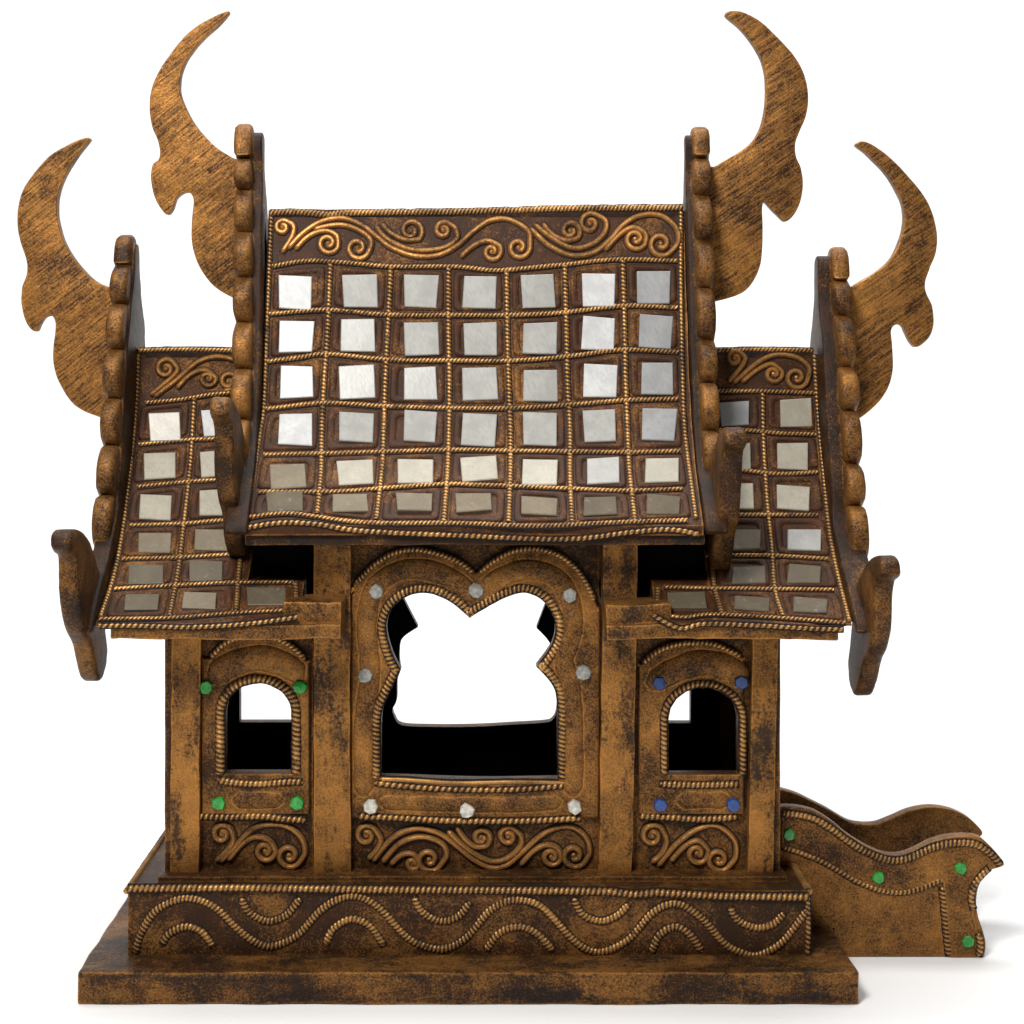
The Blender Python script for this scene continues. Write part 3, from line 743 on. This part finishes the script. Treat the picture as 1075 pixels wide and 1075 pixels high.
def hook(xo, w, sy, sz, dy, ztop, sgn):
    P = [(y_ , z_) for y_, z_ in HOOK]
    for back in (0, 1):
        L = [((y_ + 20) * sy - 20 + dy, (z_ + 169) * sz + ztop) for y_, z_ in P]
        if back: L = [(YB - y_ - 20, (z_ - ztop) * .78 + ztop) for y_, z_ in L]
        L = [(p.x, p.y) for p in cr([(a, b_, 0) for a, b_ in L], True, 4)]
        mb = MB(); flat(mb, [L], xo, xo + w, 4.6, 'YZ'); mb.build('eave_hook', M_hook, root, amp=1.3, smooth=50)
lob_s = [(245, 276, 106), (278, 319, 96), (321, 366, 74), (370, 418, 58), (420, 467, 46), (469, 520, 32), (522, 578, 10)]
lob_m = [(127, 162, 108), (164, 198, 104), (201, 243, 90), (246, 290, 76), (293, 338, 64), (341, 387, 50), (390, 440, 30), (442, 490, 6)]
barge(-426, 20, lob_s, RS, 0, None, -408, 5)
barge(-281, 20, lob_m, RM, 0, None, -267, 13.5, lean=-.035, zl=H - 80)
lob_s2 = [(258, 292, 106), (294, 331, 100), (334, 385, 78), (388, 431, 60), (433, 487, 46), (489, 531, 30), (533, 590, 10)]
lob_m2 = [(130, 162, 108), (164, 204, 104), (206, 252, 90), (255, 302, 76), (304, 357, 62), (359, 402, 50), (403, 452, 34), (455, 500, 10)]
barge(375, 20, lob_s2, RS, 0, None, 361, 13.5)
barge(220, 20, lob_m2, RM, 0, None, 213, 6.5)
hook(-428, 20, 1, .92, 0, ZR(-179), 1)
hook(-283, 20, .92, .93, 36, ZR(-52), 1)
hook(371, 19, 1, .86, 0, ZR(-205), 1)
hook(226, 22, .92, .86, 34, ZR(-82), 1)

# ------------------------------------------------------------ horn finials at the gable tops
def horn(pts, sc, ox, oy, mat, Y=130, extra=None):
    L = [(x / sc + ox, y / sc + oy) for x, y in pts]
    if extra: L = L[:extra[0]] + extra[1] + L[extra[0]:]
    P = cr([(x, y, 0) for x, y in L], True, 4)
    loop = [(lambda q: (q.x, q.z))(PX(p.x, p.y, Y)) for p in P]
    mb = MB(); flat(mb, [loop], Y - 7, Y + 7, 1.3); return mb.build('horn_finial', mat, root, amp=.7, smooth=45)
horn([(722, 40), (690, 48), (640, 72), (590, 110), (545, 160), (505, 220), (480, 280), (472, 340), (480, 400), (497, 440), (505, 475), (500, 500), (483, 515), (476, 550), (480, 590), (492, 630), (515, 665), (530, 673), (545, 655), (555, 625), (575, 607), (597, 605), (610, 625), (608, 660), (603, 710), (605, 770), (620, 820), (650, 870), (690, 910), (750, 942), (780, 940), (780, 700), (780, 510), (750, 503), (720, 490), (670, 455), (620, 400), (590, 350), (570, 300), (568, 250), (582, 200), (610, 158), (650, 115), (690, 78)], 2.986, 0, 0, M_fin)
horn([(286, 438), (255, 440), (210, 460), (160, 490), (110, 545), (75, 600), (60, 660), (60, 720), (72, 770), (88, 820), (88, 860), (75, 900), (72, 950), (82, 1000), (100, 1030), (118, 1038), (130, 1015), (145, 995), (168, 990), (179, 1010), (178, 1040), (172, 1078), (170, 1120), (176, 1160), (193, 1205), (236, 1269), (309, 1305), (372, 1306), (372, 1100), (372, 905), (345, 900), (300, 880), (250, 830), (210, 770), (187, 700), (182, 650), (190, 600), (215, 540), (250, 485)], 2.986, 0, 0, M_fin)
horn([(181, 50), (200, 37), (240, 42), (290, 70), (340, 115), (390, 170), (425, 230), (440, 300), (435, 360), (415, 410), (400, 450), (402, 490), (418, 530), (424, 580), (415, 635), (395, 675), (370, 695), (345, 675), (322, 652), (305, 635), (297, 650), (298, 700), (297, 770), (290, 830), (270, 880), (230, 920), (150, 945), (120, 945), (118, 740), (118, 535), (145, 525), (180, 505), (230, 475), (270, 440), (295, 390), (307, 320), (308, 250), (295, 190), (260, 130), (220, 85)], 2.986, 700, 0, M_finr)
horn([(590, 458), (605, 445), (640, 455), (690, 490), (740, 540), (790, 600), (825, 660), (843, 730), (840, 790), (820, 840), (805, 885), (810, 920), (828, 960), (832, 1010), (822, 1050), (800, 1075), (777, 1087), (758, 1070), (745, 1045), (733, 1022), (712, 1018), (698, 1036), (702, 1080), (706, 1149), (690, 1215), (651, 1270), (579, 1325), (545, 1325), (545, 1100), (545, 915), (575, 900), (600, 885), (650, 855), (695, 815), (725, 760), (740, 700), (735, 640), (710, 585), (670, 530), (620, 480)], 2.986, 700, 0, M_finr)

# ------------------------------------------------------------ staircase at the right end
YS = 27
top_f = [(140, 172), (200, 172), (270, 188), (340, 228), (400, 278), (470, 322), (540, 352), (600, 357), (660, 338), (720, 308), (790, 288), (860, 284), (910, 292), (960, 336), (998, 385), (990, 402), (940, 420), (905, 470), (893, 530), (900, 590), (920, 650), (930, 700), (925, 738), (908, 752)]
rear_top = [(135, 103), (200, 122), (260, 150), (330, 185), (400, 226), (450, 238), (510, 238), (570, 215), (640, 185), (720, 172), (800, 185), (870, 220), (915, 265), (908, 285), (880, 300), (862, 330), (850, 370), (848, 410), (858, 450), (872, 500), (880, 540), (878, 575)]
def stair_board(Yf, th, line):
    P = cr([(x / 3.644 + 780, y / 3.644 + 800, 0) for x, y in line], n=4)
    L = [(lambda q: (q.x, q.z))(PX(p.x, p.y, Yf)) for p in P]
    L = [(max(x, 300.5), max(z, .3)) for x, z in L]
    L = [(300.5, L[0][1])] + [q for q in L if q[0] > 301]
    if L[-1][1] > 1: L.append((L[-1][0], .3))
    L += [(361.5, .3), (361.5, 30.5), (319.8, 30.5), (319.8, 96.8), (303.5, 96.8), (303.5, 101), (300.5, 101)]
    mb = MB(); flat(mb, [L], Yf, Yf + th, 1.6); return mb.build('balustrade', M_slide, root, amp=.5)
b1 = stair_board(YS, 15, top_f)
b2 = stair_board(YS + 118, 15, rear_top)
# raised band and ropes on the front balustrade
cv = lambda L: cr([(x / 3.644 + 780, y / 3.644 + 800, 0) for x, y in L], n=8)
rope_a = [(148, 198), (200, 202), (270, 218), (340, 258), (400, 303), (470, 345), (540, 372), (600, 376), (660, 358), (720, 330), (790, 312), (860, 310), (905, 322), (950, 355), (985, 392)]
rope_b = [(148, 325), (200, 340), (280, 370), (360, 412), (430, 452), (500, 482), (560, 496), (620, 497), (680, 482), (740, 458), (768, 452)]
mb = MB()
g = lambda L, Y=YS - .5: [PX(p.x, p.y, Y) for p in cv(L)]
notched(mb, g(rope_a, YS - 2.5), 3.3, 4.6, taper=True); notched(mb, g(rope_b), 3.0, 4.6, taper=True)
notched(mb, g([(762, 478), (768, 540), (775, 620), (782, 690), (790, 742)]), 3.4, 4.6, taper=True)
notched(mb, g([(942, 404), (905, 440), (880, 480), (872, 525), (882, 565)], YS - 2.5), 3.0, 4.8, taper=True)
notched(mb, g([(900, 655), (908, 700), (902, 742)], YS - 2.5), 3.0, 4.8, taper=True)
mb.build('rope_trim', [M_rope, M_edge], b1)
band = [(148, 200), (200, 204), (270, 220), (340, 260), (400, 305), (470, 347), (540, 374), (600, 378), (660, 360), (720, 332), (790, 314), (860, 312), (905, 324), (950, 357), (980, 392), (940, 406), (900, 450), (880, 490), (874, 530), (884, 590), (898, 650), (908, 700), (900, 746), (792, 746), (783, 690), (776, 620), (770, 540), (764, 456), (740, 460), (680, 484), (620, 499), (560, 498), (500, 484), (430, 454), (360, 414), (280, 372), (200, 342), (148, 327)]
mb = MB(); flat(mb, [[(max(q.x, 301), max(q.z, 1)) for q in (PX(x / 3.644 + 780, y / 3.644 + 800, YS) for x, y in band)]], YS - 2.2, YS - .05, .8)
mb.build('raised_band', M_frame, b1)
for x, y in ((828, 876), (922, 921), (1008, 911), (1016, 988)): gemstone(x, y, YS - 1, 7, G_green, b1, 'green glass chip', 3.5)
for i in range(5):
    mb = MB(); x1 = 362 + (i + 1) * 26; z = 108 - i * 22
    box(mb, x1 - 28, x1, YS + 17, YS + 117, 1 if i else 34, max(z, 8), 1.5, 20); mb.build('stair_step', M_dark, root, amp=.5)
mb = MB(); box(mb, 320, 360, YS + 17, YS + 117, 34, 128, 1.5, 20); mb.build('stair_step', M_dark, root, amp=.5)

# ------------------------------------------------------------ white sweep
mb = MB(); W = 9000; prof = [(-6000, 0), (1500, 0)]
for i in range(1, 13):
    a = math.pi / 2 * i / 12; prof.append((1500 + 1500 * math.sin(a), 1500 - 1500 * math.cos(a)))
prof.append((3000, 5200))
vs = []; fs = []
for y, z in prof: vs += [Vector((-W, y, z)), Vector((W, y, z))]
for i in range(len(prof) - 1): fs.append([2 * i, 2 * i + 1, 2 * i + 3, 2 * i + 2])
mb.add(vs, fs); gr = mb.build('ground', M_ground, None, smooth=60); gr['kind'] = 'structure'

# ------------------------------------------------------------ light
def area(name, loc, target, size, power, col=(1, 1, 1), sizey=None):
    l = bpy.data.lights.new(name, 'AREA'); l.energy = power; l.color = col; l.size = size * S
    if sizey: l.shape = 'RECTANGLE'; l.size_y = sizey * S
    o = bpy.data.objects.new(name, l); C.objects.link(o); o.location = Vector(loc) * S
    o.rotation_euler = (Vector(target) * S - o.location).to_track_quat('-Z', 'Y').to_euler(); return o
area('key_lamp', (-650, -1550, 2150), (0, 60, 350), 600, 11, (1, .975, .94))
area('overhead_lamp', (100, 250, 3000), (0, 250, 0), 2000, 4, (1, .99, .975))
area('backdrop_lamp', (0, 900, 3600), (0, 2200, 200), 3500, 21, (1, 1, 1), 1200)
w = bpy.data.worlds.new('World'); bpy.context.scene.world = w; w.use_nodes = True
bg = w.node_tree.nodes['Background']; bg.inputs[0].default_value = (1, 1, 1, 1); bg.inputs[1].default_value = .13

# ------------------------------------------------------------ camera
cam = bpy.data.cameras.new('camera'); co = bpy.data.objects.new('camera', cam); C.objects.link(co)
co.location = (0, -D0 * S, H * S); co.rotation_euler = (math.radians(90), 0, 0)
cam.sensor_width = 36; cam.lens = 36 * D0 / 1075; cam.shift_x = (537.5 - VX) / 1075; cam.shift_y = -(537.5 - VY) / 1075
cam.clip_start = .01; cam.clip_end = 50
sc = bpy.context.scene; sc.camera = co
sc.render.engine = 'CYCLES'
sc.view_settings.view_transform = 'Standard'; sc.view_settings.look = 'None'; sc.view_settings.exposure = 0; sc.view_settings.gamma = 1
